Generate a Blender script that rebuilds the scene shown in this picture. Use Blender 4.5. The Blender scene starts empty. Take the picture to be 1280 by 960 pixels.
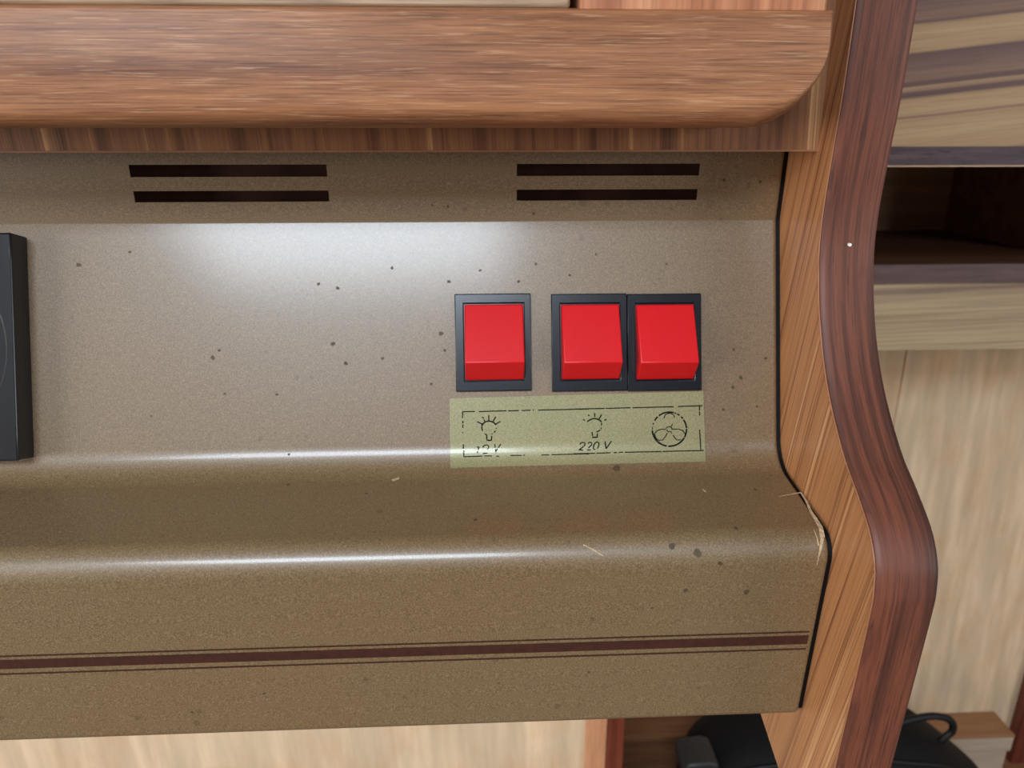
import bpy, bmesh, math, random
from mathutils import Vector, Matrix
from mathutils.geometry import tessellate_polygon

random.seed(7)
scene = bpy.context.scene
COL = scene.collection

# ------------------------------------------------------------------ camera
F, PITCH, YAW = 940.0, math.radians(19.0), math.radians(2.7)
CAM = Vector((0.0, 0.0, 1.5))
FW = Vector((math.sin(YAW)*math.cos(PITCH), math.cos(YAW)*math.cos(PITCH), -math.sin(PITCH)))
RT = Vector((math.cos(YAW), -math.sin(YAW), 0.0))
UP = RT.cross(FW)
cd = bpy.data.cameras.new('camera')
cam = bpy.data.objects.new('camera', cd)
COL.objects.link(cam)
cd.sensor_width = 36.0
cd.lens = 36.0*F/1280.0
cd.clip_start = 0.01
cd.dof.use_dof = True
cd.dof.focus_distance = 0.225
cd.dof.aperture_fstop = 22.0
m = Matrix((RT, UP, -FW)).transposed().to_4x4()
m.translation = CAM
cam.matrix_world = m
scene.camera = cam

# ------------------------------------------------------------------ light
w = bpy.data.worlds.new('world')
scene.world = w
w.use_nodes = True
w.node_tree.nodes['Background'].inputs[0].default_value = (1.0, 0.93, 0.84, 1)
w.node_tree.nodes['Background'].inputs[1].default_value = 0.20

def area(name, pos, target, sx, sy, power, color):
    l = bpy.data.lights.new(name, 'AREA')
    l.shape = 'RECTANGLE'; l.size = sx; l.size_y = sy
    l.energy = power; l.color = color
    o = bpy.data.objects.new(name, l)
    COL.objects.link(o)
    o.location = pos
    o.rotation_euler = (Vector(target)-Vector(pos)).to_track_quat('-Z', 'Y').to_euler()
    return o
# daylight through the caravan's roof hatch, above and behind the photographer (the bluish glow on the hood's face and bends)
area('roof_hatch_offscreen', CAM + Vector((-0.24, -0.80, 0.52)), CAM + Vector((-0.24, -0.799, -1.0)), 0.60, 0.50, 28.0, (0.76, 0.88, 1.0))
# daylight through the window at the left end of the caravan (the board shades the end panel from that side)
area('window_left_offscreen', CAM + Vector((-1.69, -0.66, 0.08)), CAM + Vector((0.10, 0.20, -0.06)), 0.85, 0.60, 20.0, (1.0, 0.95, 0.88))
# daylight through the window at the right end (the sheen at the right of the hood's lower bend, the wall behind the end panel)
area('window_right_offscreen', CAM + Vector((1.45, -0.85, 0.18)), CAM + Vector((0.38, 0.75, -0.25)), 0.70, 0.50, 9.0, (0.95, 0.97, 1.0))
scene.view_settings.view_transform = 'Standard'
scene.view_settings.look = 'None'
scene.view_settings.exposure = -0.1
scene.view_settings.gamma = 1.0
scene.view_settings.use_curve_mapping = False

# ------------------------------------------------------------------ helpers
def ray(u, v): return FW + RT*((u-640.0)/F) + UP*((480.0-v)/F)
def at_x(u, v, X): d = ray(u, v); return CAM + d*(X/d.x)
def at_y(u, v, Y): d = ray(u, v); return CAM + d*(Y/d.y)
def at_z(u, v, Z): d = ray(u, v); return CAM + d*((Z-CAM.z)/d.z)

def lin(c):
    r = []
    for x in c:
        x /= 255.0
        r.append(x/12.92 if x <= 0.04045 else ((x+0.055)/1.055)**2.4)
    return (r[0], r[1], r[2], 1.0)

class NT:
    def __init__(s, name):
        s.m = bpy.data.materials.new(name); s.m.use_nodes = True
        s.src = 'Object'; s.t = s.m.node_tree; s.p = s.t.nodes['Principled BSDF']
    def n(s, typ, **kw):
        x = s.t.nodes.new(typ)
        for k, v in kw.items(): setattr(x, k, v)
        return x
    def l(s, a, b): s.t.links.new(a, b)
    def coord(s, scale=(1, 1, 1), rot=(0, 0, 0), loc=(0, 0, 0)):
        tc = s.n('ShaderNodeTexCoord')
        r = s.n('ShaderNodeMapping'); r.inputs['Rotation'].default_value = rot; r.inputs['Location'].default_value = loc
        s.l(tc.outputs[s.src], r.inputs['Vector'])
        mp = s.n('ShaderNodeMapping'); mp.inputs['Scale'].default_value = scale
        s.l(r.outputs[0], mp.inputs['Vector'])
        return mp.outputs[0]
    def noise(s, vec, scale=1.0, detail=3.0, rough=0.5, dist=0.0):
        x = s.n('ShaderNodeTexNoise')
        x.inputs['Scale'].default_value = scale; x.inputs['Detail'].default_value = detail
        x.inputs['Roughness'].default_value = rough; x.inputs['Distortion'].default_value = dist
        s.l(vec, x.inputs['Vector']); return x.outputs['Fac']
    def ramp(s, fac, stops, interp='LINEAR'):
        r = s.n('ShaderNodeValToRGB'); e = r.color_ramp; e.interpolation = interp
        while len(e.elements) < len(stops): e.elements.new(0.5)
        for el, (p, c) in zip(e.elements, stops):
            el.position = p; el.color = c if len(c) == 4 else lin(c)
        s.l(fac, r.inputs[0]); return r.outputs[0]
    def mix(s, a, b, fac, blend='MIX'):
        x = s.n('ShaderNodeMix', data_type='RGBA', blend_type=blend)
        for sock, v in ((x.inputs[0], fac), (x.inputs[6], a), (x.inputs[7], b)):
            if hasattr(v, 'is_linked'): s.l(v, sock)
            elif isinstance(v, (int, float)): sock.default_value = v
            else: sock.default_value = v if len(v) == 4 else lin(v)
        return x.outputs[2]
    def bump(s, h, strength=0.2, dist=0.0003):
        b = s.n('ShaderNodeBump'); b.inputs['Strength'].default_value = strength; b.inputs['Distance'].default_value = dist
        s.l(h, b.inputs['Height']); s.l(b.outputs[0], s.p.inputs['Normal'])
    def fin(s, col, rough, spec=0.5, metal=0.0):
        if hasattr(col, 'is_linked'): s.l(col, s.p.inputs['Base Color'])
        else: s.p.inputs['Base Color'].default_value = lin(col)
        if hasattr(rough, 'is_linked'): s.l(rough, s.p.inputs['Roughness'])
        else: s.p.inputs['Roughness'].default_value = rough
        s.p.inputs['Specular IOR Level'].default_value = spec
        s.p.inputs['Metallic'].default_value = metal
        return s.m

def wood(name, stops, across, along, fine, rot=(0, 0, 0), rough=0.4, axis='X', fine_amt=0.35, loc=(0, 0, 0),
         pores=None, pore_amt=0.5, spec=0.4, interp='LINEAR', wave=0.0, detail=4.0, src='Object'):
    """grain runs along `axis`; across = stripes per metre, along = change per metre along the grain"""
    s = NT(name); s.src = src
    def sc(a, b): return {'X': (a, b, b), 'Y': (b, a, b), 'Z': (b, b, a)}[axis]
    v = s.coord(sc(along, across), rot, loc)
    if wave:
        wv = s.noise(s.coord((9, 9, 9), rot, (3, 1, 2)), 1, 1)
        c = s.n('ShaderNodeVectorMath', operation='MULTIPLY_ADD')
        s.l(wv, c.inputs[0]); c.inputs[1].default_value = (wave, wave, wave); s.l(v, c.inputs[2]); v = c.outputs[0]
    base = s.ramp(s.noise(v, 1, detail, 0.62), stops, interp)
    f = s.noise(s.coord(sc(along*8, fine), rot, loc), 1, 3, 0.7)
    fr = s.ramp(f, [(0.33, (0.42, 0.36, 0.34, 1)), (0.5, (1, 1, 1, 1)), (0.7, (1.32, 1.28, 1.2, 1))])
    col = s.mix(base, fr, fine_amt, 'MULTIPLY')
    if pores:
        pn = s.noise(s.coord(sc(along*14, fine*1.2), rot, (1, 2, 3)), 1, 2, 0.6)
        pm = s.ramp(pn, [(0.58, (0, 0, 0, 1)), (0.70, (1, 1, 1, 1))])
        k = s.n('ShaderNodeMath', operation='MULTIPLY'); s.l(pm, k.inputs[0]); k.inputs[1].default_value = pore_amt
        col = s.mix(col, pores, k.outputs[0])
    s.bump(f, 0.25, 0.00025)
    return s.fin(col, rough, spec)

def plain(name, c, rough=0.5, spec=0.5, metal=0.0, noise=0.0, nscale=60):
    s = NT(name)
    if noise:
        f = s.noise(s.coord((1, 1, 1)), nscale, 4, 0.6)
        d = tuple(x*(1-noise) for x in c); b = tuple(min(255, x*(1+noise)) for x in c)
        return s.fin(s.ramp(f, [(0.3, d), (0.7, b)]), rough, spec, metal)
    return s.fin(c, rough, spec, metal)

# ------------------------------------------------------------------ materials
def hood_paint():
    s = NT('bronze_paint')
    v = s.coord()
    f = s.noise(v, 2600, 2, 0.6)
    base = s.ramp(f, [(0.28, (90, 68, 44)), (0.5, (114, 91, 62)), (0.72, (140, 116, 84))])
    b = s.noise(v, 14, 3, 0.5)
    base = s.mix(base, s.ramp(b, [(0.35, (1.0, 0.93, 0.88, 1)), (0.65, (0.98, 1.02, 1.02, 1))]), 0.5, 'MULTIPLY')
    vo = s.n('ShaderNodeTexVoronoi'); vo.inputs['Scale'].default_value = 120
    s.l(v, vo.inputs['Vector'])
    thr = s.noise(v, 45, 2, 0.5)
    r = s.n('ShaderNodeMath', operation='MULTIPLY_ADD'); s.l(thr, r.inputs[0]); r.inputs[1].default_value = 0.5; r.inputs[2].default_value = -0.20
    lt = s.n('ShaderNodeMath', operation='LESS_THAN'); s.l(vo.outputs['Distance'], lt.inputs[0]); s.l(r.outputs[0], lt.inputs[1])
    k = s.n('ShaderNodeMath', operation='MULTIPLY'); s.l(lt.outputs[0], k.inputs[0]); k.inputs[1].default_value = 0.38
    col = s.mix(base, (70, 52, 32), k.outputs[0])
    s.bump(f, 0.10, 0.00012)
    s.p.inputs['Coat Weight'].default_value = 0.5
    s.p.inputs['Coat Roughness'].default_value = 0.17
    return s.fin(col, 0.46, 0.78, 0.0)
M = {}
M['hood'] = hood_paint()
M['teak_board'] = wood('teak_board', [(0.25, (106, 62, 40)), (0.45, (144, 94, 62)), (0.6, (160, 108, 73)), (0.8, (176, 124, 86))], 150, 6, 2600, fine_amt=0.75, rough=0.46, pores=(206, 160, 122), pore_amt=0.5)
M['veneer_vertical'] = wood('veneer_vertical', [(0.28, (70, 38, 29)), (0.40, (112, 72, 49)), (0.5, (140, 94, 64)), (0.60, (148, 102, 68)), (0.68, (204, 156, 106))], 190, 3, 2200, axis='Z', fine_amt=0.5, rough=0.45, rot=(0, math.radians(3), 0))
M['door_reddish'] = wood('door_reddish', [(0.3, (150, 92, 62)), (0.5, (180, 118, 84)), (0.7, (204, 146, 108))], 140, 3, 900, axis='Z', fine_amt=0.4, rough=0.4)
M['door_grey'] = wood('door_grey', [(0.3, (108, 80, 62)), (0.5, (158, 128, 100)), (0.7, (190, 164, 136))], 160, 6, 900, fine_amt=0.5, rough=0.45)
M['panel_teak'] = wood('panel_teak', [(0.32, (84, 48, 33)), (0.38, (128, 80, 52)), (0.44, (170, 116, 75)), (0.52, (182, 127, 83)), (0.56, (138, 88, 57)), (0.60, (184, 130, 86)), (0.67, (222, 172, 124))], 170, 2.0, 1800, axis='Z', fine_amt=0.42, rough=0.42, rot=(math.radians(-13), 0, 0))
M['edge_redwood'] = wood('edge_redwood', [(0.28, (52, 29, 24)), (0.42, (90, 50, 37)), (0.52, (114, 63, 45)), (0.60, (90, 50, 37)), (0.75, (62, 34, 27))], 230, 6, 1500, axis='X', fine_amt=0.45, rough=0.5, pores=(54, 30, 27), pore_amt=0.6, src='UV')
def zebrano(z_ref, x_ref):
    s = NT('zebrano')
    tc = s.n('ShaderNodeTexCoord'); sp_ = s.n('ShaderNodeSeparateXYZ'); s.l(tc.outputs['Object'], sp_.inputs[0])
    an = math.radians(6)
    def mad(a, k, c):
        q = s.n('ShaderNodeMath', operation='MULTIPLY_ADD'); s.l(a, q.inputs[0]); q.inputs[1].default_value = k
        if hasattr(c, 'is_linked'): s.l(c, q.inputs[2])
        else: q.inputs[2].default_value = c
        return q.outputs[0]
    P = 0.087
    zz = mad(sp_.outputs[2], math.cos(an)/P, -z_ref*math.cos(an)/P)
    t = mad(sp_.outputs[0], -math.sin(an)/P, zz)
    t = mad(t, 1.0, x_ref*math.sin(an)/P)
    wob = s.noise(s.coord((5, 40, 14)), 1, 3, 0.6)
    t = mad(wob, 0.05, t)
    fr = s.n('ShaderNodeMath', operation='FRACT'); s.l(t, fr.inputs[0])
    B, B2, P1, P2, D = (170, 136, 98), (180, 148, 108), (116, 84, 74), (136, 102, 82), (98, 68, 62)
    px = [(183, B), (165, B2), (150, B), (147, P2), (144, B2), (127, B), (123.5, D), (119, D), (117.5, P2), (113, B), (111.5, D), (107, D), (105, P2), (88, P1), (76, D), (73, B), (55, B2), (45, B), (42, D), (38, P2), (22, P1), (8, D), (4, B)]
    base = s.ramp(fr.outputs[0], [(min(1.0, (183-v+9)/190.0), c) for v, c in px])
    f = s.noise(s.coord((14, 500, 700), (0, an, 0)), 1, 3, 0.7)
    col = s.mix(base, s.ramp(f, [(0.33, (0.5, 0.45, 0.42, 1)), (0.5, (1, 1, 1, 1)), (0.7, (1.2, 1.18, 1.12, 1))]), 0.4, 'MULTIPLY')
    return s.fin(col, 0.5, 0.4)
M['fascia'] = wood('fascia_zebrano', [(0.32, (140, 112, 96)), (0.42, (176, 150, 118)), (0.55, (196, 170, 134)), (0.62, (170, 142, 112)), (0.7, (200, 176, 140))], 60, 1.2, 500, fine_amt=0.3, rough=0.5, rot=(0, math.radians(2), 0))
M['dark_edge'] = wood('dark_edge', [(0.3, (50, 36, 40)), (0.5, (74, 54, 58)), (0.7, (96, 74, 74))], 200, 8, 900, fine_amt=0.5, rough=0.5, pores=(28, 20, 28), pore_amt=0.8)
M['shelf_edge'] = wood('shelf_edge', [(0.3, (84, 64, 62)), (0.5, (104, 80, 76)), (0.7, (124, 98, 92))], 90, 6, 500, fine_amt=0.3, rough=0.5)
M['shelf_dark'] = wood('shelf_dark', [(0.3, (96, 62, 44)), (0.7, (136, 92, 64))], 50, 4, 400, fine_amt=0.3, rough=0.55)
M['ledge_top'] = wood('ledge_top', [(0.3, (140, 98, 66)), (0.7, (176, 130, 92))], 40, 3, 400, fine_amt=0.25, rough=0.5)
M['ledge_front'] = wood('ledge_front', [(0.3, (176, 156, 134)), (0.7, (206, 188, 166))], 40, 3, 400, fine_amt=0.2, rough=0.55)
M['trim_red'] = wood('trim_red', [(0.3, (86, 36, 26)), (0.7, (128, 62, 44))], 60, 3, 500, axis='Z', fine_amt=0.4, rough=0.4)
M['trim_orange'] = wood('trim_orange', [(0.3, (190, 128, 92)), (0.7, (214, 156, 116))], 60, 3, 500, axis='Z', fine_amt=0.3, rough=0.45)
M['bench'] = wood('bench_wood', [(0.3, (110, 72, 46)), (0.7, (150, 104, 70))], 40, 3, 400, fine_amt=0.3, rough=0.5)
M['edge_tan'] = plain('tan_edge', (150, 100, 68), 0.5, noise=0.1)
M['matt_black'] = plain('matt_black_finish', (10, 9, 9), 0.6, 0.2, noise=0.1)
M['pale_line'] = plain('pale_edge', (196, 160, 126), 0.5, noise=0.1)
M['black_frame'] = plain('black_plastic_frame', (13, 15, 24), 0.26, 0.55, noise=0.3, nscale=700)
M['black_socket'] = plain('black_socket_plastic', (20, 20, 24), 0.28, 0.5, noise=0.2, nscale=120)
M['red'] = plain('red_plastic', (204, 14, 22), 0.36, 0.4, noise=0.012, nscale=90)
M['ink'] = plain('black_ink', (14, 15, 12), 0.6, 0.1)
M['stripe'] = plain('brown_stripe', (62, 34, 26), 0.42, 0.4, noise=0.12, nscale=400)
M['spot'] = plain('dark_spot', (80, 66, 47), 0.55, 0.3, noise=0.15, nscale=800)
M['chip'] = plain('bare_scratch', (178, 152, 118), 0.6, 0.3, noise=0.2, nscale=900)
M['inner_brown'] = plain('inside_brown', (74, 46, 38), 0.7, 0.2, noise=0.2)
M['white_nail'] = plain('white_nail', (228, 222, 214), 0.4, noise=0.05)
M['bag'] = plain('black_nylon', (17, 16, 17), 0.75, 0.25, noise=0.25, nscale=900)
M['bag_trim'] = plain('black_webbing', (12, 12, 14), 0.55, 0.4, noise=0.2, nscale=900)
M['buckle'] = plain('grey_pouch', (44, 42, 42), 0.45, 0.5, noise=0.2)
M['floor'] = wood('floor_wood', [(0.3, (110, 84, 62)), (0.7, (150, 120, 92))], 30, 2, 300)

def wallpaper(name, tint):
    s = NT(name)
    a = s.noise(s.coord((60, 60, 7), (0, math.radians(2), 0)), 1, 4, 0.6)
    b = s.noise(s.coord((28, 28, 22)), 1, 4, 0.6)
    c1 = s.ramp(a, [(0.3, tuple(x*0.93 for x in tint)), (0.5, tint), (0.68, tuple(min(255, x*1.07+4) for x in tint))])
    c2 = s.ramp(b, [(0.32, (1.0, 0.86, 0.72, 1)), (0.5, (1, 1, 1, 1)), (0.7, (1.0, 1.02, 1.07, 1))])
    c = s.mix(c1, c2, 0.55, 'MULTIPLY')
    f = s.noise(s.coord((1, 1, 1)), 500, 3)
    s.bump(f, 0.2, 0.0003)
    return s.fin(c, 0.7, 0.25)
M['wallpaper'] = wallpaper('cream_wallpaper', (222, 194, 160))

def sticker_mat():
    s = NT('green_foil_label')
    v = s.coord()
    f = s.noise(v, 2600, 2, 0.6)
    base = s.ramp(f, [(0.3, (126, 118, 82)), (0.5, (144, 136, 98)), (0.7, (162, 153, 114))])
    b = s.noise(v, 45, 2, 0.5)
    base = s.mix(base, s.ramp(b, [(0.35, (0.84, 0.95, 0.9, 1)), (0.62, (1, 1, 1, 1))]), 0.45, 'MULTIPLY')
    s.bump(f, 0.1, 0.0002)
    s.p.inputs['Coat Weight'].default_value = 0.4
    s.p.inputs['Coat Roughness'].default_value = 0.12
    return s.fin(base, 0.36, 0.5, 0.1)
M['sticker'] = sticker_mat()

# ------------------------------------------------------------------ object builders
def tag(o, label=None, cat=None, group=None, kind=None):
    for k, v in (('label', label), ('category', cat), ('group', group), ('kind', kind)):
        if v: o[k] = v
    return o
def empty(name, loc, label, cat, group=None):
    o = bpy.data.objects.new(name, None); o.empty_display_size = 0.02
    COL.objects.link(o); o.location = loc
    return tag(o, label, cat, group)
def base_of(p):
    v = Vector((0, 0, 0))
    while p is not None: v += p.location; p = p.parent
    return v
def mesh(name, verts, faces, mat, parent=None, smooth=False, angle=None):
    """verts are world positions"""
    off = base_of(parent)
    me = bpy.data.meshes.new(name)
    me.from_pydata([tuple(Vector(v)-off) for v in verts], [], faces)
    me.validate(); me.update()
    bm = bmesh.new(); bm.from_mesh(me)
    bmesh.ops.recalc_face_normals(bm, faces=bm.faces)
    bm.to_mesh(me); bm.free()
    o = bpy.data.objects.new(name, me); COL.objects.link(o)
    me.materials.append(M[mat])
    if parent is not None: o.parent = parent
    if smooth:
        for p in me.polygons: p.use_smooth = True
        if angle: me.set_sharp_from_angle(angle=math.radians(angle))
    return o
def bevel(o, width, seg=2):
    b = o.modifiers.new('bevel', 'BEVEL'); b.width = width; b.segments = seg; b.limit_method = 'ANGLE'; b.angle_limit = math.radians(35)
    for p in o.data.polygons: p.use_smooth = True
    o.data.set_sharp_from_angle(angle=math.radians(40))
    return o
def box(name, x0, x1, y0, y1, z0, z1, mat, parent=None, bev=0.0):
    v = [(x, y, z) for x in (x0, x1) for y in (y0, y1) for z in (z0, z1)]
    f = [(0, 1, 3, 2), (4, 6, 7, 5), (0, 4, 5, 1), (2, 3, 7, 6), (0, 2, 6, 4), (1, 5, 7, 3)]
    o = mesh(name, v, f, mat, parent)
    if bev: bevel(o, bev)
    return o
def prism(name, pts, e0, e1, mat, parent=None, bev=0.0, seg=2):
    """pts: world polygon; extruded from pts+e0 to pts+e1"""
    n = len(pts); e0 = Vector(e0); e1 = Vector(e1)
    v = [Vector(p)+e0 for p in pts]+[Vector(p)+e1 for p in pts]
    f = [tuple(range(n)), tuple(range(2*n-1, n-1, -1))]+[(i, (i+1) % n, n+(i+1) % n, n+i) for i in range(n)]
    o = mesh(name, v, f, mat, parent)
    if bev: bevel(o, bev, seg)
    return o
def tube(name, pts, r, mat, parent=None, seg=8, cyclic=False):
    pts = [Vector(p) for p in pts]; n = len(pts); vs = []; fs = []
    for i, p in enumerate(pts):
        a = pts[(i-1) % n] if (cyclic or i > 0) else p
        b = pts[(i+1) % n] if (cyclic or i < n-1) else p
        d = (b-a).normalized()
        s = d.cross(Vector((0.13, 0.31, 0.94))).normalized(); t = d.cross(s)
        rr = r[i] if isinstance(r, (list, tuple)) else r
        for k in range(seg):
            an = 2*math.pi*k/seg
            vs.append(p+s*(rr*math.cos(an))+t*(rr*math.sin(an)))
    for i in range(n if cyclic else n-1):
        for k in range(seg):
            a = i*seg+k; b = i*seg+(k+1) % seg; j = (i+1) % n
            fs.append((a, b, j*seg+(k+1) % seg, j*seg+k))
    if not cyclic:
        fs.append(tuple(range(seg))); fs.append(tuple((n-1)*seg+k for k in range(seg)))
    return mesh(name, vs, fs, mat, parent, smooth=True, angle=50)
def catmull(pts, sub):
    out = []; n = len(pts)
    for i in range(n-1):
        p0 = pts[max(i-1, 0)]; p1 = pts[i]; p2 = pts[i+1]; p3 = pts[min(i+2, n-1)]
        for k in range(sub):
            t = k/sub
            out.append(tuple(0.5*((2*b)+(-a+c)*t+(2*a-5*b+4*c-d)*t*t+(-a+3*b-3*c+d)*t**3) for a, b, c, d in zip(p0, p1, p2, p3)))
    out.append(tuple(pts[-1])); return out
def fillet(pts, rad, seg=8):
    out = []
    for i, p in enumerate(pts):
        r = rad[i]
        if i == 0 or i == len(pts)-1 or r == 0: out.append(Vector(p)); continue
        p = Vector(p); a = (Vector(pts[i-1])-p).normalized(); b = (Vector(pts[i+1])-p).normalized()
        ang = a.angle(b); t = r/math.tan(ang/2)
        c = p+(a+b).normalized()*(r/math.sin(ang/2))
        s = p+a*t-c; e = p+b*t-c; tot = s.angle(e)
        for k in range(seg+1):
            q = k/seg
            out.append(c+(s*math.sin((1-q)*tot)+e*math.sin(q*tot))/math.sin(tot))
    return out

# ------------------------------------------------------------------ setting
WALL_Y, KIT_Y = 0.80, 0.52
tag(box('floor', -1.6, 1.6, -1.9, WALL_Y+0.05, -0.03, 0.0, 'floor'), 'brown wooden floor of the caravan', kind='structure')
wb = tag(box('wall_back', 0.09, 1.6, WALL_Y, WALL_Y+0.04, 0.0, 2.1, 'wallpaper'), 'cream wallpapered wall behind the curved panel', kind='structure')
seam = at_y(1121, 500, WALL_Y)
box('wallpaper_sheet', 0.09, seam.x-0.0006, WALL_Y-0.0012, WALL_Y, 0.66, 1.5, 'wallpaper', wb)
box('wallpaper_sheet', seam.x+0.0012, 1.6, WALL_Y-0.0018, WALL_Y, 0.66, 1.5, 'wallpaper', wb)
kx = at_y(744, 935, KIT_Y).x
tag(box('wall_left', -1.6, kx, KIT_Y, KIT_Y+0.03, 0.0, 2.1, 'wallpaper'), 'cream wallpapered kitchen wall below the hood', kind='structure')
kx0 = at_y(731, 935, KIT_Y).x; kx1 = at_y(757, 935, KIT_Y).x; kx2 = at_y(778, 935, KIT_Y).x
tag(box('trim_1', kx0, kx1, KIT_Y-0.004, KIT_Y+0.034, 0.0, 1.30, 'trim_orange', bev=0.0015), 'orange wooden strip at the end of the kitchen wall', kind='structure')
tag(box('trim_2', kx1, kx2, KIT_Y-0.006, KIT_Y+0.034, 0.0, 1.30, 'trim_red', bev=0.002), 'dark red wooden strip at the end of the kitchen wall', kind='structure')
px = at_y(1306, 800, WALL_Y-0.02).x
tag(box('trim_3', px, px+0.06, WALL_Y-0.02, WALL_Y-0.0018, 0.0, 1.30, "trim_red", bev=0.002), 'dark wooden post against the wallpapered wall', kind='structure')

# ------------------------------------------------------------------ cooker hood
def yz(y, z): return Vector((y/1000.0, z/1000.0))
X_IN = 0.100                      # inner face of the side panel
HX0, HX1 = -0.46, 0.0987
prof = fillet([yz(244.3, 8), yz(246.2, -29.4), yz(222.6, -105.4), yz(180.4, -110.2), yz(184.6, -175.0), yz(246, -182)],
              [0, 0.0012, 0.012, 0.008, 0.0032, 0], 10)
def prof_hit(u, v, off=0.0):
    """point where the ray of a pixel meets the front of the hood"""
    d = ray(u, v); best = None
    for a, b in zip(prof[:-1], prof[1:]):
        # CAM.y + t d.y = a.x + q (b.x-a.x);   t d.z = a.y + q (b.y-a.y)
        ex, ez = b.x-a.x, b.y-a.y
        det = d.y*(-ez)+ex*d.z
        if abs(det) < 1e-12: continue
        t = (a.x*(-ez)+ex*a.y)/det
        q = (d.y*a.y-d.z*a.x)/det
        if -1e-6 <= q <= 1+1e-6 and t > 0 and (best is None or t < best[0]):
            n = Vector((0, ez, -ex)).normalized()
            if n.dot(d) > 0: n = -n
            best = (t, n)
    t, n = best
    return CAM+d*t+n*off, n

hood = empty('cooker_hood', (0, 0.215, CAM.z-0.182), 'bronze painted metal cooker hood with vent slots and brown stripe', 'cooker hood')
# slots on the vertical strip
SLOTS = [(161, 201, 408, 219), (166.5, 234, 411, 250.5), (646, 207, 874.5, 223), (646, 239, 871.5, 254)]
def strip_y(z): 
    a, b = prof[0], prof[1]; q = (z-a.y)/(b.y-a.y); return a.x+q*(b.x-a.x)
rects = []
for (u0, v0, u1, v1) in SLOTS:
    pa = at_y((u0+u1)/2, v0+1.2, 0.2455); pb = at_y((u0+u1)/2, v1-0.5, 0.2455)
    x0 = at_y(u0, (v0+v1)/2, 0.2455).x; x1 = at_y(u1, (v0+v1)/2, 0.2455).x
    rects.append([x0, x1, pb.z-CAM.z, pa.z-CAM.z])
for g in ((0, 1), (2, 3)):
    a = sum(rects[i][0] for i in g)/2; b = sum(rects[i][1] for i in g)/2
    for i in g: rects[i][0], rects[i][1] = a, b
for g in ((0, 2), (1, 3)):
    a = sum(rects[i][2] for i in g)/2; b = sum(rects[i][3] for i in g)/2
    for i in g: rects[i][2], rects[i][3] = a, b
zs = sorted({r[2] for r in rects} | {r[3] for r in rects}, reverse=True)
xs = sorted({r[0] for r in rects} | {r[1] for r in rects})
pp = [prof[0]]+[Vector((strip_y(z), z)) for z in zs]+prof[1:]
xx = [HX0]+xs+[0.0971, 0.0978, 0.0983, 0.0986, HX1]
ins = [0]*(len(xs)+1)+[0.0, 0.00015, 0.0005, 0.0011, 0.0050]
nrm = []
for i in range(len(pp)):
    a = pp[max(i-1, 0)]; b = pp[min(i+1, len(pp)-1)]; d = (b-a).normalized(); nrm.append(Vector((-d.y, d.x)))   # points inwards
verts = []; faces = []
for x, k in zip(xx, ins):
    for p, n in zip(pp, nrm):
        q = p-n*k if n.x < 0 else p+n*k
        verts.append((x, q.x, CAM.z+q.y))
L = len(pp)
for i in range(len(xx)-1):
    for j in range(L-1):
        cx = (xx[i]+xx[i+1])/2; cz = (pp[j].y+pp[j+1].y)/2
        if any(r[0] < cx < r[1] and r[2] < cz < r[3] for r in rects): continue
        faces.append((i*L+j, (i+1)*L+j, (i+1)*L+j+1, i*L+j+1))
shell = mesh('front_shell', verts, faces, 'hood', hood, smooth=True, angle=50)
so = shell.modifiers.new('thickness', 'SOLIDIFY'); so.thickness = 0.0009
me = shell.data
if sum(p.normal.y*p.area for p in me.polygons) > 0: me.flip_normals()
so.offset = -1
wn = shell.modifiers.new('normals', 'WEIGHTED_NORMAL'); wn.keep_sharp = True; wn.weight = 100
zt = CAM.z
# black strip between the end of the hood and the side panel
vs = []; fs = []
for x, k in ((0.0980, 0.0012), (0.0999, 0.0012), (0.0999, 0.0060), (0.0980, 0.0060)):
    for p, nn in zip(prof, [None]*len(prof)):
        vs.append((x, p.x, p.y, k))
LP = len(prof); vv = []
for idx, (x, y, z, k) in enumerate(vs):
    i = idx % LP; a = prof[max(i-1, 0)]; b = prof[min(i+1, LP-1)]; d = (b-a).normalized(); n_ = Vector((-d.y, d.x))
    if n_.x < 0: n_ = -n_
    vv.append((x, y+n_.x*k, CAM.z+z+n_.y*k))
for r in range(4):
    for i in range(LP-1): fs.append((r*LP+i, r*LP+i+1, ((r+1) % 4)*LP+i+1, ((r+1) % 4)*LP+i))
mesh('end_strip', vv, fs, 'matt_black', hood, smooth=True, angle=40)
box('inner_plate', HX0, 0.094, 0.262, 0.266, zt-0.176, zt+0.008, 'inner_brown', hood)
box('back_box', HX0, 0.094, 0.266, KIT_Y, zt-0.178, zt-0.010, 'inner_brown', hood)
# stripes on the lower face
def band(name, v_left, v_right, half_px, mat, parent, off=0.00012):
    """a band running along the hood between two pixels heights measured at u=0 and u=1000"""
    vs = []; fs = []
    mid = prof_hit(500, (v_left+v_right)/2)[0]
    top = prof_hit(500, (v_left+v_right)/2-half_px, off)[0]; bot = prof_hit(500, (v_left+v_right)/2+half_px, off)[0]
    for x in (HX0, 0.0968):
        vs += [(x, top.y, top.z), (x, bot.y, bot.z)]
    return mesh(name, vs, [(0, 1, 3, 2)], mat, parent)
band('wide_stripe', 831, 799, 5.6, 'stripe', hood)
band('thin_stripe', 820.5, 789.5, 1.0, 'stripe', hood)
band('thin_stripe', 843.5, 810, 1.0, 'stripe', hood)
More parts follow.
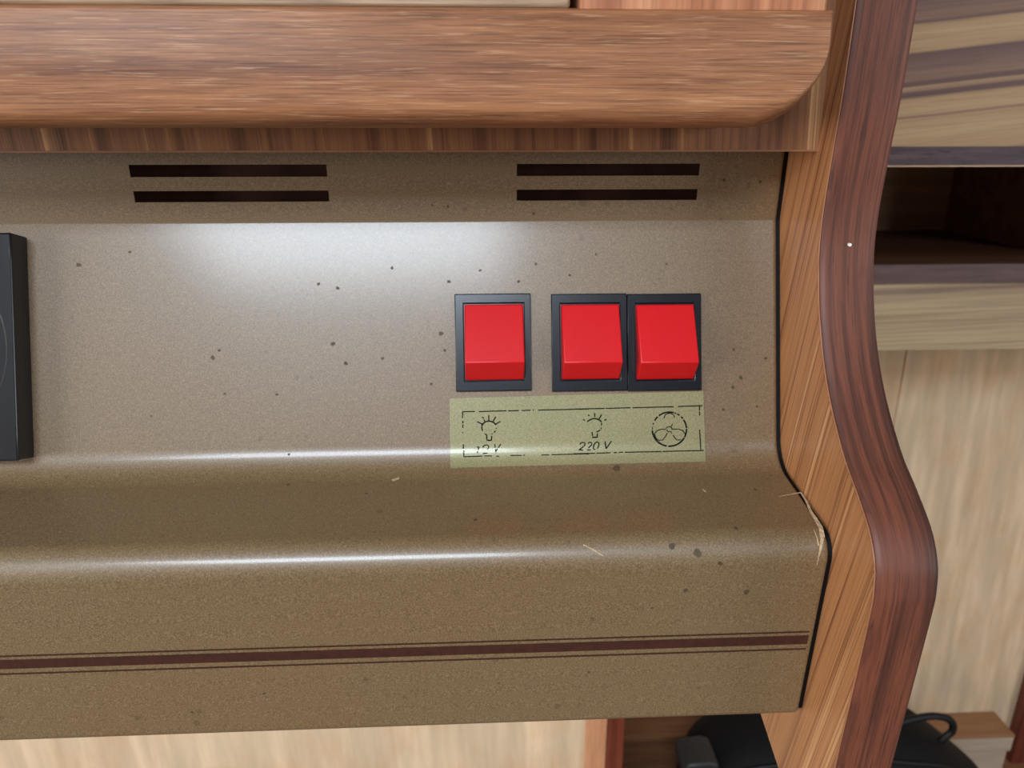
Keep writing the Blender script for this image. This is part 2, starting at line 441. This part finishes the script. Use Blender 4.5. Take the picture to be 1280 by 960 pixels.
# spots and scratches of the paint
SP = [(98, 331, 2.6), (162, 315, 1.6), (266, 447, 2.2), (274, 438, 1.5), (281, 492, 1.4), (189, 520, 1.3), (416, 430, 2.4), (432, 454, 2.2), (478, 448, 1.6),
      (346, 493, 1.5), (361, 568, 1.3), (398, 355, 1.8), (422, 360, 2.0), (490, 335, 1.6), (539, 480, 1.8), (551, 417, 2.6), (556, 438, 1.5), (840, 683, 3.0),
      (872, 691, 4.0), (900, 704, 2.6), (933, 740, 2.8), (857, 738, 2.2), (771, 586, 4.2), (561, 352, 2), (600, 338, 1.6), (648, 352, 1.8), (712, 344, 1.6),
      (917, 437, 1.7), (957, 448, 2.0), (926, 472, 2.2), (916, 484, 1.8), (904, 512, 1.8), (946, 508, 1.4), (594, 650, 2.0), (458, 617, 1.4), (330, 867, 1.6), (240, 890, 1.4), (736, 840, 1.6),
      (360, 606, 1.6), (920, 660, 1.8), (944, 612, 1.8), (815, 760, 1.4), (670, 330, 1.5), (745, 318, 1.3), (833, 330, 1.4), (560, 258, 1.4), (540, 256, 1.3), (667, 267, 1.5), (905, 225, 1.6), (950, 227, 1.8)]
def spot(u, v, r):
    c, n = prof_hit(u, v, 0.00008)
    t = Vector((1, 0, 0)); s = n.cross(t)
    k = r*0.00029; a0 = random.random()*6
    vs = [c+t*(k*(1+0.25*math.sin(3*q+a0))*math.cos(q))+s*(k*(1+0.25*math.sin(2*q+a0))*math.sin(q)) for q in [2*math.pi*i/10 for i in range(10)]]
    return mesh('paint_spot', vs, [tuple(range(10))], 'spot', hood)
for q in SP: spot(*q)
def ribbon(name, strokes, mat, parent, off, hit=prof_hit):
    """strokes: list of (points in pixels, width in pixels); drawn on the hood's surface"""
    vs = []; fs = []
    for pts, wd in strokes:
        pl = [Vector(pts[0])]
        for a, b in zip(pts[:-1], pts[1:]):
            a = Vector(a); b = Vector(b); n = max(1, int((b-a).length/1.5))
            pl += [a+(b-a)*(k/n) for k in range(1, n+1)]
        base = len(vs)
        for i, p in enumerate(pl):
            d = (pl[min(i+1, len(pl)-1)]-pl[max(i-1, 0)]).normalized(); wq = wd if not isinstance(wd, tuple) else wd[0]+(wd[1]-wd[0])*i/max(1, len(pl)-1)
            s = Vector((-d.y, d.x))*(wq/2)
            for q in (p+s, p-s): vs.append(hit(q.x, q.y, off)[0])
        for i in range(len(pl)-1):
            k = base+2*i; fs.append((k, k+1, k+3, k+2))
    return mesh(name, vs, fs, mat, parent)
ribbon('scratch', [([(729, 681), (741, 687), (754, 695)], 1.6)], 'chip', hood, 0.0001)
ribbon('scratch', [([(490, 601), (499, 598)], 2.6)], 'chip', hood, 0.0001)
ribbon('scratch', [([(878, 612), (882, 615)], 1.8)], 'chip', hood, 0.0001)
ribbon('scratch', [([(973, 621), (990, 618), (1001, 616)], (0.6, 1.6)), ([(1001, 616), (1008, 627), (1014, 641), (1020, 650)], (1.6, 4.5)), ([(1020, 650), (1026, 660), (1028, 672)], (4.5, 6.0)), ([(1028, 672), (1025, 688), (1021, 706)], (4.5, 0.8)), ([(1017, 662), (1021, 672), (1023, 682)], (0.6, 2.0))], 'chip', hood, 0.0001)

# ------------------------------------------------------------------ switches on the sloping face
FA = Vector((0, 0.2462, CAM.z-0.0294)); FB = Vector((0, 0.2226, CAM.z-0.1054))
FD = (FB-FA).normalized()                        # down the face
FN = Vector((0, FD.z, -FD.y)); FN = FN if FN.y < 0 else -FN
def face_xs(u, v, h=0.0):
    d = ray(u, v); o = FA+FN*h
    t = (o-CAM).dot(FN)/d.dot(FN); p = CAM+d*t
    return p.x, (p-FA).dot(FD)
def fpt(x, s, h): return Vector((x, 0, 0))+Vector((0, FA.y, FA.z))+FD*s+FN*h
def ring_frame(name, o, i, h0, h1, mat, parent, bev=0.0003):
    (x0, x1, s0, s1), (a0, a1, b0, b1) = o, i
    out = [(x0, s0), (x1, s0), (x1, s1), (x0, s1)]; inn = [(a0, b0), (a1, b0), (a1, b1), (a0, b1)]
    vs = [fpt(x, s, h0) for x, s in out]+[fpt(x, s, h1) for x, s in out]+[fpt(x, s, h0) for x, s in inn]+[fpt(x, s, h1) for x, s in inn]
    fs = []
    for k in range(4):
        n = (k+1) % 4
        fs += [(k, n, 4+n, 4+k), (4+k, 4+n, 12+n, 12+k), (12+k, 12+n, 8+n, 8+k), (8+k, 8+n, n, k)]
    return bevel(mesh(name, vs, fs, mat, parent), bev, 2)
SW = [((569, 664, 367, 489), (580, 655.5, 379, 476), 'red rocker switch in a black frame of its own, above the 12 V lamp'),
      ((689.5, 784, 367, 489), (700.5, 775, 379, 475), 'red rocker switch of the joined pair, above the 220 V lamp symbol'),
      ((784.4, 877, 367, 488.5), (794, 868, 379, 475), 'red rocker switch of the joined pair, above the round fan symbol')]
for (u0, u1, v0, v1), (a0, a1, b0, b1), lab in SW:
    um, vm = (u0+u1)/2, (v0+v1)/2
    h1 = 0.0013
    O = (face_xs(u0, vm, h1)[0], face_xs(u1, vm, h1)[0], face_xs(um, v0, h1)[1], face_xs(um, v1, h1)[1])
    I = (face_xs(a0, vm, h1)[0], face_xs(a1, vm, h1)[0], face_xs(um, b0, h1)[1], face_xs(um, b1, h1)[1])
    t = empty('rocker_switch', fpt((O[0]+O[1])/2, O[3], 0), lab, 'switch', 'red switches on the hood')
    ring_frame('frame', O, I, -0.0004, h1, 'black_frame', t)
    g = 0.00035
    x0, x1, s0, s1 = I[0]+g, I[1]-g, I[2]+g*1.4, I[3]-g*0.8
    # well behind the rocker
    prism('well', [fpt(I[0]-.0003, I[2]-.0003, 0), fpt(I[1]+.0003, I[2]-.0003, 0), fpt(I[1]+.0003, I[3]+.0003, 0), fpt(I[0]-.0003, I[3]+.0003, 0)], FN*0.00015, FN*0.0004, 'black_frame', t)
    hr = 0.0080
    sr = face_xs((a0+a1)/2, 453.5, hr)[1]
    pr = [(s0, 0.0004), (s0, 0.0022), (sr, hr), (s1, 0.0018), (s1, 0.0004)]
    vs = [fpt(x, s, h) for x in (x0, x1) for s, h in pr]
    n = len(pr)
    fs = [tuple(range(n)), tuple(range(2*n-1, n-1, -1))]+[(i, (i+1) % n, n+(i+1) % n, n+i) for i in range(n)]
    bevel(mesh('rocker', vs, fs, 'red', t), 0.0004, 3)

# ------------------------------------------------------------------ sticker
lab_c = prof_hit(720, 540)[0]
st = empty('switch_label', lab_c, 'pale green foil label with lamp and fan symbols below the red switches', 'label')
q00, q10, q01, q11 = Vector((562, 498)), Vector((879, 489)), Vector((563, 585)), Vector((882, 577))
vs = []; fs = []; NX, NY = 10, 40
for j in range(NY+1):
    for i in range(NX+1):
        a = i/NX; b = j/NY
        p = (q00*(1-a)+q10*a)*(1-b)+(q01*(1-a)+q11*a)*b
        vs.append(prof_hit(p.x, p.y, 0.00012)[0])
for j in range(NY):
    for i in range(NX):
        k = j*(NX+1)+i; fs.append((k, k+1, k+NX+2, k+NX+1))
foil = mesh('foil', vs, fs, 'sticker', st, smooth=True)
Z1 = lambda p: (555+p[0]/7.111, 485+p[1]/7.111)
Z2 = lambda p: (710+p[0]/7.111, 485+p[1]/7.111)
def strokes(fn, segs, wd): return [([fn(p) for p in s], wd) for s in segs]
def pairs(l): return [[(a, b), (c, d)] for a, b, c, d in l]
OFF = 0.0002
border = strokes(Z1, pairs([(165,210,275,208),(310,209,555,202),(570,203,665,200),(690,200,770,197),(788,195,798,195),(835,196,1160,189),(1175,188,1290,186),
    (165,210,165,265),(167,290,167,315),(167,325,167,355),(165,390,165,400),(172,500,172,540),(177,555,177,610),
    (177,612,340,606),(360,605,425,604),(465,607,490,607),(590,601,690,600),(705,598,717,598),(865,597,935,595),(955,594,1290,586)]), 1.35)
border += strokes(Z2, pairs([(188-130,187,325,181),(335,181,555,175),(572,175,938,166),(975,164,1192,157),
    (50,585,240,581),(252,581,378,576),(405,576,435,574),(450,573,488,572),(505,572,830,566),(838,565,1205,556),
    (1168,160,1168,200),(1168,207,1168,245),(1168,368,1172,440),(1172,440,1180,555)]), 1.35)
ribbon('printed_border', border, 'ink', st, OFF)
b1 = strokes(Z1, [[(295,300),(340,320)],[(343,255),(350,272)],[(354,280),(366,302)],[(398,240),(398,292)],[(460,255),(435,300)],[(503,297),(455,322)],
    [(340,318),(335,350),(342,382)],[(463,353),(466,362)],[(457,380),(444,396)],[(430,405),(422,410)],[(362,405),(380,420),(380,455)],[(424,425),(422,460)]], 1.45)
b1 += strokes(Z1, [[(338,330),(356,308),(380,296),(400,293),(425,298),(446,310),(462,328)],[(378,460),(400,466),(424,461)]], 1.7)
ribbon('printed_lamp_symbol', b1, 'ink', st, OFF)
ribbon('printed_voltage', strokes(Z1, [[(290,527),(304,522)],[(312,520),(304,552)],[(301,560),(295,580)],[(345,530),(352,515),(365,507),(385,506),(397,515),(396,532),(386,546)],[(345,582),(385,580)],
    [(450,497),(455,530)],[(457,545),(462,572)],[(505,497),(482,532)],[(476,540),(464,560)]], 1.3), 'ink', st, OFF)
b2 = strokes(Z2, [[(137,278),(148,290)],[(180,235),(187,250)],[(236,222),(236,258)],[(298,235),(272,280)],[(322,287),(342,278)],
    [(298,308),(297,332)],[(296,353),(290,362)],[(288,372),(252,392)],[(212,392),(217,425)],[(260,405),(258,432)]], 1.45)
b2 += strokes(Z2, [[(170,298),(195,282),(216,274),(237,271),(258,275),(275,283),(298,300)],[(214,437),(262,437)]], 1.7)
ribbon('printed_lamp_symbol', b2, 'ink', st, OFF)
ribbon('printed_voltage', strokes(Z2, [[(106,502),(112,490),(124,484),(143,484),(152,497),(146,512),(130,526),(95,552),(134,551)],
    [(176,495),(186,484),(198,482),(211,490),(208,505),(196,520),(180,533)],[(168,552),(202,551)],
    [(240,549),(226,541),(224,525),(230,505),(244,484),(262,480),(275,492),(272,515),(260,540)],[(328,473),(337,540)],[(385,470),(340,538)]], 1.5), 'ink', st, OFF)
def arc(a0, a1, r=152, cx=900, cy=366, n=None):
    n = n or max(2, int(abs(a1-a0)/8))
    return [(cx+r*math.cos(math.radians(a0+(a1-a0)*k/n)), cy-r*math.sin(math.radians(a0+(a1-a0)*k/n))) for k in range(n+1)]
fan = strokes(Z2, [arc(76, 128), arc(133, 150), arc(-28, 2), arc(4, 34), arc(38, 47), arc(54, 63)], 1.9)
fan += strokes(Z2, [arc(184, 262), arc(266, 330)], 2.1)
fan += strokes(Z2, [arc(66, 74), arc(158, 165), arc(172, 182)], 1.1)
fan += strokes(Z2, [[(850,268),(865,235),(900,222),(935,235),(945,262)],[(868,367),(820,367),(785,382),(768,408),(780,445),(805,465),(840,462),(865,430),(882,398)],
    [(918,365),(985,365),(1020,380),(1042,410)],[(1005,458),(985,462),(965,460),(945,440),(932,418)],[(868,360),(885,345),(912,345),(928,320)],[(915,347),(926,362)],[(875,370),(890,390),(912,386),(922,402)]], 1.15)
ribbon('printed_fan_symbol', fan, 'ink', st, OFF)

# ------------------------------------------------------------------ black socket at the left
sx, s_mid = face_xs(38, 432, 0.0)
lo, hi = 0.0, 0.06
for _ in range(40):
    mid = (lo+hi)/2
    if face_xs(18, 432, mid)[0] < sx: lo = mid
    else: hi = mid
SH = (lo+hi)/2
s_top = face_xs(38, 296, 0.0)[1]; s_bot = face_xs(40, 572, 0.0)[1]
SWD = s_bot-s_top
so_ = empty('power_socket', fpt(sx-SWD/2, s_bot, 0), 'black plastic surface mounted socket with round recess on the hood', 'socket')
sc_x, sc_s = sx-SWD/2, (s_top+s_bot)/2
circ_r = face_xs(6, 432, SH)[0]-sc_x
NC = 48
def sq_pt(an):
    c, s = math.cos(an), math.sin(an); k = 1/max(abs(c), abs(s))
    return sc_x+c*k*SWD/2, sc_s+s*k*(s_bot-s_top)/2
angs = [2*math.pi*k/NC+math.pi/NC*0 for k in range(NC)]
vs = []; fs = []
for h, kind in ((-0.0004, 'o'), (SH, 'o'), (SH, 'c'), (SH*0.3, 'c2'), (SH*0.3, 'p')):
    for an in angs:
        if kind == 'o': x, s = sq_pt(an)
        else:
            r = {'c': circ_r, 'c2': circ_r*0.97, 'p': circ_r*0.05}[kind]
            r = min(r, (s_bot-s_top)/2-0.0015)
            x, s = sc_x+r*math.cos(an), sc_s+r*math.sin(an)
        vs.append(fpt(x, s, h))
for a in range(4):
    for k in range(NC):
        fs.append((a*NC+k, a*NC+(k+1) % NC, (a+1)*NC+(k+1) % NC, (a+1)*NC+k))
fs.append(tuple(4*NC+k for k in range(NC)))
bevel(mesh('housing', vs, fs, 'black_socket', so_), 0.0006, 2)
rr_ = circ_r*0.93
prism('recess', [fpt(sc_x+rr_*math.cos(q), sc_s+rr_*math.sin(q), SH*0.3) for q in [2*math.pi*k/40 for k in range(40)]], FN*-0.0003, FN*0.0003, 'black_socket', so_)
for sgn in (-1, 1):
    c = fpt(sc_x+sgn*0.0095, sc_s, SH*0.3+0.0002)
    prism('contact_hole', [c+Vector((0.0024*math.cos(q), 0, 0))+FD*(0.0024*math.sin(q)) for q in [2*math.pi*k/14 for k in range(14)]], FN*0, FN*0.0008, 'matt_black', so_)

# ------------------------------------------------------------------ overhead cabinet with the curved side panel
cab = empty('overhead_cabinet', (0, 0.225, CAM.z-0.0068), 'teak overhead cabinet with rounded front board and curved end panel', 'cabinet')
VY = 0.2255; zv = CAM.z-0.0068
CX0 = -0.46
face = box('face_panel', CX0, X_IN, VY, VY+0.014, zv, CAM.z+0.30, 'veneer_vertical', cab)
box('edge_strip', CX0, X_IN, VY-0.0003, VY+0.0143, zv-0.0005, zv, 'edge_tan', cab)
box('bottom_panel', CX0, X_IN, VY+0.014, KIT_Y, CAM.z+0.012, CAM.z+0.022, 'inner_brown', cab)
box('top_panel', CX0, X_IN, VY, KIT_Y, CAM.z+0.30, CAM.z+0.315, 'panel_teak', cab)
# front board: rounded lower right corner
BY = 0.194
bz0 = at_y(640, 160, BY).z; bz1 = at_y(640, 6, BY).z
bx1 = at_y(1044, 40, BY).x
R = 0.019
outl = [(CX0, bz1), (CX0, bz0)]
outl += [(bx1-R+R*math.sin(q), bz0+R-R*math.cos(q)) for q in [math.pi/2*k/14 for k in range(15)]]
outl += [(bx1, bz1)]
def rounded_board(name, outline, y0, y1, rr, mat, parent):
    """front edge softened: rings inset towards the outline's centre"""
    n = len(outline); rings = []
    def inset(k):
        out = []
        for i in range(n):
            p = Vector(outline[i]); a = Vector(outline[i-1]); b = Vector(outline[(i+1) % n])
            d1 = (p-a).normalized(); d2 = (b-p).normalized()
            n1 = Vector((-d1.y, d1.x)); n2 = Vector((-d2.y, d2.x))
            nn = (n1+n2); nn = nn/max(0.3, nn.length_squared)*2
            wgt = 0.18+0.82*max(0.0, (n1+n2).normalized().y)**2+0.2*max(0.0, -(n1+n2).normalized().y)**2
            out.append(p+nn*k*wgt)
        return out
    SEG = 5
    rings.append((y1, 0.0))
    for k in range(SEG+1):
        q = math.pi/2*k/SEG
        rings.append((y0+rr*(1-math.sin(q)), rr*0.8*(1-math.cos(q))))
    vs = []; fs = []
    for y, k in rings:
        vs += [(p.x, y, p.y) for p in inset(k)]
    for r in range(len(rings)-1):
        for i in range(n): fs.append((r*n+i, r*n+(i+1) % n, (r+1)*n+(i+1) % n, (r+1)*n+i))
    fs.append(tuple(range(n))); fs.append(tuple((len(rings)-1)*n+i for i in range(n)))
    return mesh(name, vs, fs, mat, parent, smooth=True, angle=40)
rounded_board('front_board', outl, BY, VY, 0.0065, 'teak_board', cab)
# upper doors
dzl = at_y(640, 7, 0.197).z
dx = at_y(716, 4, 0.197).x
box('door', CX0, dx-0.0005, 0.1975, VY, bz1-0.0002, CAM.z+0.29, 'door_grey', cab, bev=0.0008)
dxr = at_y(1034, 4, 0.196).x
box('door', dx+0.0015, dxr, 0.1955, VY, bz1-0.0012, CAM.z+0.29, 'door_reddish', cab, bev=0.0008)
# side panel
fr = [(212.2, 300), (212.2, 120), (212.2, 60), (212.2, 31), (212.8, 8), (214.3, -9), (215.2, -24), (213.6, -38), (207.2, -55.5), (197.4, -71), (184.4, -84.2), (174.2, -91.2),
      (165.2, -98.0), (160.2, -105.0), (158.4, -112), (158.2, -119), (159.4, -140), (161.4, -172), (163.6, -216.5)]
cur = catmull(fr, 6)
EB = 0.0012
pts_front = [Vector((0, y/1000.0, CAM.z+z/1000.0)) for y, z in cur]
def offs(pts, k):
    out = []
    for i, p in enumerate(pts):
        d = (pts[min(i+1, len(pts)-1)]-pts[max(i-1, 0)]).normalized()
        n = Vector((0, d.z, -d.y)); n = n if n.y > 0 else -n
        out.append(p+n*k)
    return out
inner = offs(pts_front, EB)
back = [Vector((0, 0.2143, CAM.z-0.2009)), Vector((0, 0.26, CAM.z-0.187)), Vector((0, KIT_Y, CAM.z-0.187)), Vector((0, KIT_Y, CAM.z+0.30))]
PT = 0.016
sp = prism('side_panel', inner+back, (X_IN, 0, 0), (X_IN+PT, 0, 0), 'panel_teak', cab)
tag(sp, 'curved teak end panel beside the hood')
ebv = []; ebf = []
sect = [(0.0, 1.0), (0.0, 0.5), (0.0006, 0.12), (0.0016, 0.0), (0.0144, 0.0), (0.0154, 0.12), (0.016, 0.5), (0.016, 1.0)]
n = len(pts_front)
for i in range(n):
    d = inner[i]-pts_front[i]
    for sx_, k in sect:
        q = pts_front[i]+d*k; ebv.append((X_IN+sx_, q.y, q.z))
ns = len(sect)
for i in range(n-1):
    for k in range(ns): ebf.append((i*ns+k, i*ns+(k+1) % ns, (i+1)*ns+(k+1) % ns, (i+1)*ns+k))
ebf.append(tuple(range(ns))); ebf.append(tuple((n-1)*ns+k for k in range(ns)))
eb = mesh('edge_band', ebv, ebf, 'edge_redwood', sp, smooth=True, angle=50)
uvl = eb.data.uv_layers.new(name='UVMap')
arcl = [0.0]
for i in range(1, n): arcl.append(arcl[-1]+(pts_front[i]-pts_front[i-1]).length)
for lp in eb.data.loops:
    i, k = divmod(lp.vertex_index, ns)
    uvl.data[lp.index].uv = (arcl[i], sect[k][0]+0.002*sect[k][1])
tag(eb, 'dark reddish wooden edge band')
tube('edge_line', [(X_IN-0.00005, p.y, p.z) for p in offs(pts_front, EB*1.15)], 0.00028, 'edge_tan', sp, seg=6)
# nail in the edge band
nl = at_y(1062, 306, 0.2142)
nv = [nl+Vector((0.0005*math.cos(q), -0.0003, 0.0005*math.sin(q))) for q in [2*math.pi*k/12 for k in range(12)]]
prism('nail', nv, (0, 0, 0), (0, 0.0012, 0), 'white_nail', sp)

# ------------------------------------------------------------------ cabinet with open shelf on the wall to the right
UY = 0.43; SY = 0.58
z_ub = at_y(1200, 183, UY).z; z_ue = at_y(1200, 207.5, UY).z
z_s1 = at_y(1200, 330, SY).z; z_s0 = at_y(1200, 353.5, SY).z; z_f0 = at_y(1200, 438, SY).z
SX0, SX1 = X_IN+PT+0.012, 0.78
M['zebrano'] = zebrano(z_ub-z_f0, at_y(1200, 183, UY).x-0.45)
wc = empty('wall_cabinet', (0.45, 0.69, z_f0), 'striped zebra-grain wall cabinet with an open shelf below, against the wallpaper', 'cabinet')
box('upper_front', SX0, SX1, UY, UY+0.014, z_ub, CAM.z+0.33, 'zebrano', wc)
box('bottom_edge', SX0, SX1, UY-0.0015, UY+0.35, z_ue+0.0004, z_ub, 'dark_edge', wc)
box('pale_edge', SX0, SX1, UY-0.0018, UY+0.002, z_ue-0.0003, z_ue+0.0004, 'pale_line', wc)
YB = 0.78
box('back_panel', SX0, SX1, YB, WALL_Y-0.002, z_f0, CAM.z+0.33, 'ledge_top', wc)
box('end_panel', SX0, SX0+0.012, UY+0.014, YB, z_ub, CAM.z+0.33, 'shelf_dark', wc)
box('end_panel', SX1-0.012, SX1, SY, YB, z_f0, z_ue, 'shelf_dark', wc)
box('shelf_board', SX0, SX1, SY+0.001, YB, z_s0, z_s1, 'shelf_dark', wc)
box('shelf_edge', SX0, SX1, SY-0.001, SY+0.001, z_s0, z_s1, 'shelf_edge', wc)
box('lower_fascia', SX0, SX1, SY+0.003, SY+0.015, z_f0, z_s0, 'fascia', wc)
pd = at_y(1184, 262, YB).x
box('partition', pd, pd+0.012, SY+0.06, YB, z_s1, z_ue+0.0005, 'shelf_dark', wc)

# ------------------------------------------------------------------ wooden ledge along the wall, bench and bag
z_lt = at_y(1200, 889, WALL_Y).z
BENCH_Z = z_lt-0.075
ly0 = at_z(1200, 921, z_lt).y
lx1 = at_y(1268, 922, ly0).x
bn = empty('bench', (0.4, 0.6, 0), 'brown wooden bench under the black bag', 'bench')
box('bench_top', kx2-0.06, 1.2, 0.44, WALL_Y-0.003, BENCH_Z-0.02, BENCH_Z, 'bench', bn, bev=0.002)
box('front_panel', kx2+0.006, 1.2, 0.46, 0.475, 0.0, BENCH_Z-0.02, 'bench', bn)
LX0 = at_y(1010, 920, ly0).x
sb = empty('shaded_ledge', ((kx2+LX0)/2, ly0, BENCH_Z), 'left end of the wooden ledge, coloured darker for its shade, between the red strip of the kitchen wall and the backpack', 'box')  # left end of the ledge, its shade put into separate browner boards
box('shaded_ledge_top', kx2-0.05, LX0-0.002, ly0-0.006, WALL_Y-0.003, z_lt+0.016, z_lt+0.024, 'bench', sb, bev=0.001)
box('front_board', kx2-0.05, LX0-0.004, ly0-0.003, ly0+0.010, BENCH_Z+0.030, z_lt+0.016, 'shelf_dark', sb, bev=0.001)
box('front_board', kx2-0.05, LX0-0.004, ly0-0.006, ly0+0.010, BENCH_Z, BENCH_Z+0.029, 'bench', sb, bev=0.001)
box('shaded_ledge_body', kx2-0.05, LX0-0.004, ly0+0.010, WALL_Y-0.003, BENCH_Z, z_lt+0.016, 'bench', sb)
lg = empty('wooden_ledge', ((LX0+lx1)/2, (ly0+WALL_Y)/2, BENCH_Z), 'low wooden ledge with brown top and pale boards along the wall', 'ledge')
box('top_board', LX0, lx1, ly0-0.001, WALL_Y-0.002, z_lt-0.004, z_lt, 'ledge_top', lg, bev=0.001)
hh = (z_lt-0.004-BENCH_Z)
gz = at_y(1230, 941, ly0).z
box('front_board', LX0, lx1, ly0, ly0+0.012, gz+0.0008, z_lt-0.004, 'ledge_front', lg, bev=0.0012)
box('front_board', LX0, lx1-0.004, ly0+0.001, ly0+0.012, BENCH_Z, gz-0.0008, 'ledge_front', lg, bev=0.0012)
box('back_board', LX0, lx1, ly0+0.012, WALL_Y-0.002, BENCH_Z, z_lt-0.004, 'ledge_top', lg)

BGY = 0.655
def bp(u, v, y=BGY): return at_y(u, v, y)
c0 = bp(1040, 940)
bag = empty('backpack', (c0.x, BGY, BENCH_Z), 'black nylon backpack with carrying loop lying on the bench', 'bag')
# body: lofted rings following the dome outline seen above the bench
outline = [(862, 958), (872, 938), (893, 921), (925, 907), (980, 898), (1050, 893), (1110, 899), (1146, 905), (1172, 919), (1196, 937), (1222, 958)]
top = [bp(u, v) for u, v in catmull(outline, 3)]
NT_ = len(top); vs = []; fs = []; NR = 14
cxm = (top[0].x+top[-1].x)/2
for i, p in enumerate(top):
    q = i/(NT_-1); e = math.sqrt(max(0.0, 1-(2*q-1)**2))
    dy = 0.018+0.062*e
    hz = p.z-BENCH_Z
    for k in range(NR):
        an = math.pi*k/(NR-1)
        c, s = math.cos(an), math.sin(an)
        cc = math.copysign(abs(c)**0.55, c); ss = abs(s)**0.55
        vs.append((p.x+(p.x-cxm)*0.05*(1-ss), p.y+dy*cc, BENCH_Z+hz*ss))
for i in range(NT_-1):
    for k in range(NR-1): fs.append((i*NR+k, i*NR+k+1, (i+1)*NR+k+1, (i+1)*NR+k))
    fs.append((i*NR, (i+1)*NR, (i+1)*NR+NR-1, i*NR+NR-1))
fs.append(tuple(range(NR))); fs.append(tuple((NT_-1)*NR+k for k in range(NR)))
mesh('body', vs, fs, 'bag', bag, smooth=True, angle=70)
def onbag(i, an, k=1.02):
    p = top[i]; q = i/(NT_-1); e = math.sqrt(max(0.0, 1-(2*q-1)**2)); dy = (0.018+0.062*e)*k; hz = (p.z-BENCH_Z)*k
    c, s = math.cos(an), math.sin(an)
    return Vector((p.x, p.y+dy*math.copysign(abs(c)**0.55, c), BENCH_Z+hz*abs(s)**0.55))
for a in (math.radians(118), math.radians(140)):
    tube('seam', [onbag(i, a) for i in range(2, NT_-2)], 0.0022, 'bag_trim', bag, seg=6)
hp = [(1110, 908), (1130, 902), (1150, 897), (1168, 895), (1184, 898), (1191, 905), (1190, 914), (1183, 920), (1176, 926)]
tube('carry_loop', [bp(u, v, BGY-0.01) for u, v in catmull(hp, 3)], 0.0042, 'bag_trim', bag)
pc = at_z(868, 943, BENCH_Z+0.03)
pouch = [(848, 958), (849, 942), (856, 938), (882, 935), (893, 938), (893, 958)]
prism('side_pouch', [bp(u, v, BGY-0.03) for u, v in pouch], (0, -0.02, 0), (0, 0.02, 0), 'buckle', bag, bev=0.004, seg=3)
kp = at_z(829, 946, BENCH_Z+0.05)
kp.y = min(kp.y, ly0-0.020)
tube('strap', [(kp.x-0.001, kp.y, BENCH_Z+0.053), (kp.x, kp.y-0.004, BENCH_Z+0.03), (kp.x+0.004, kp.y-0.01, BENCH_Z+0.004), (kp.x+0.008, kp.y-0.03, BENCH_Z+0.003), (pc.x, kp.y-0.03, BENCH_Z+0.004)], 0.0035, 'bag_trim', bag)
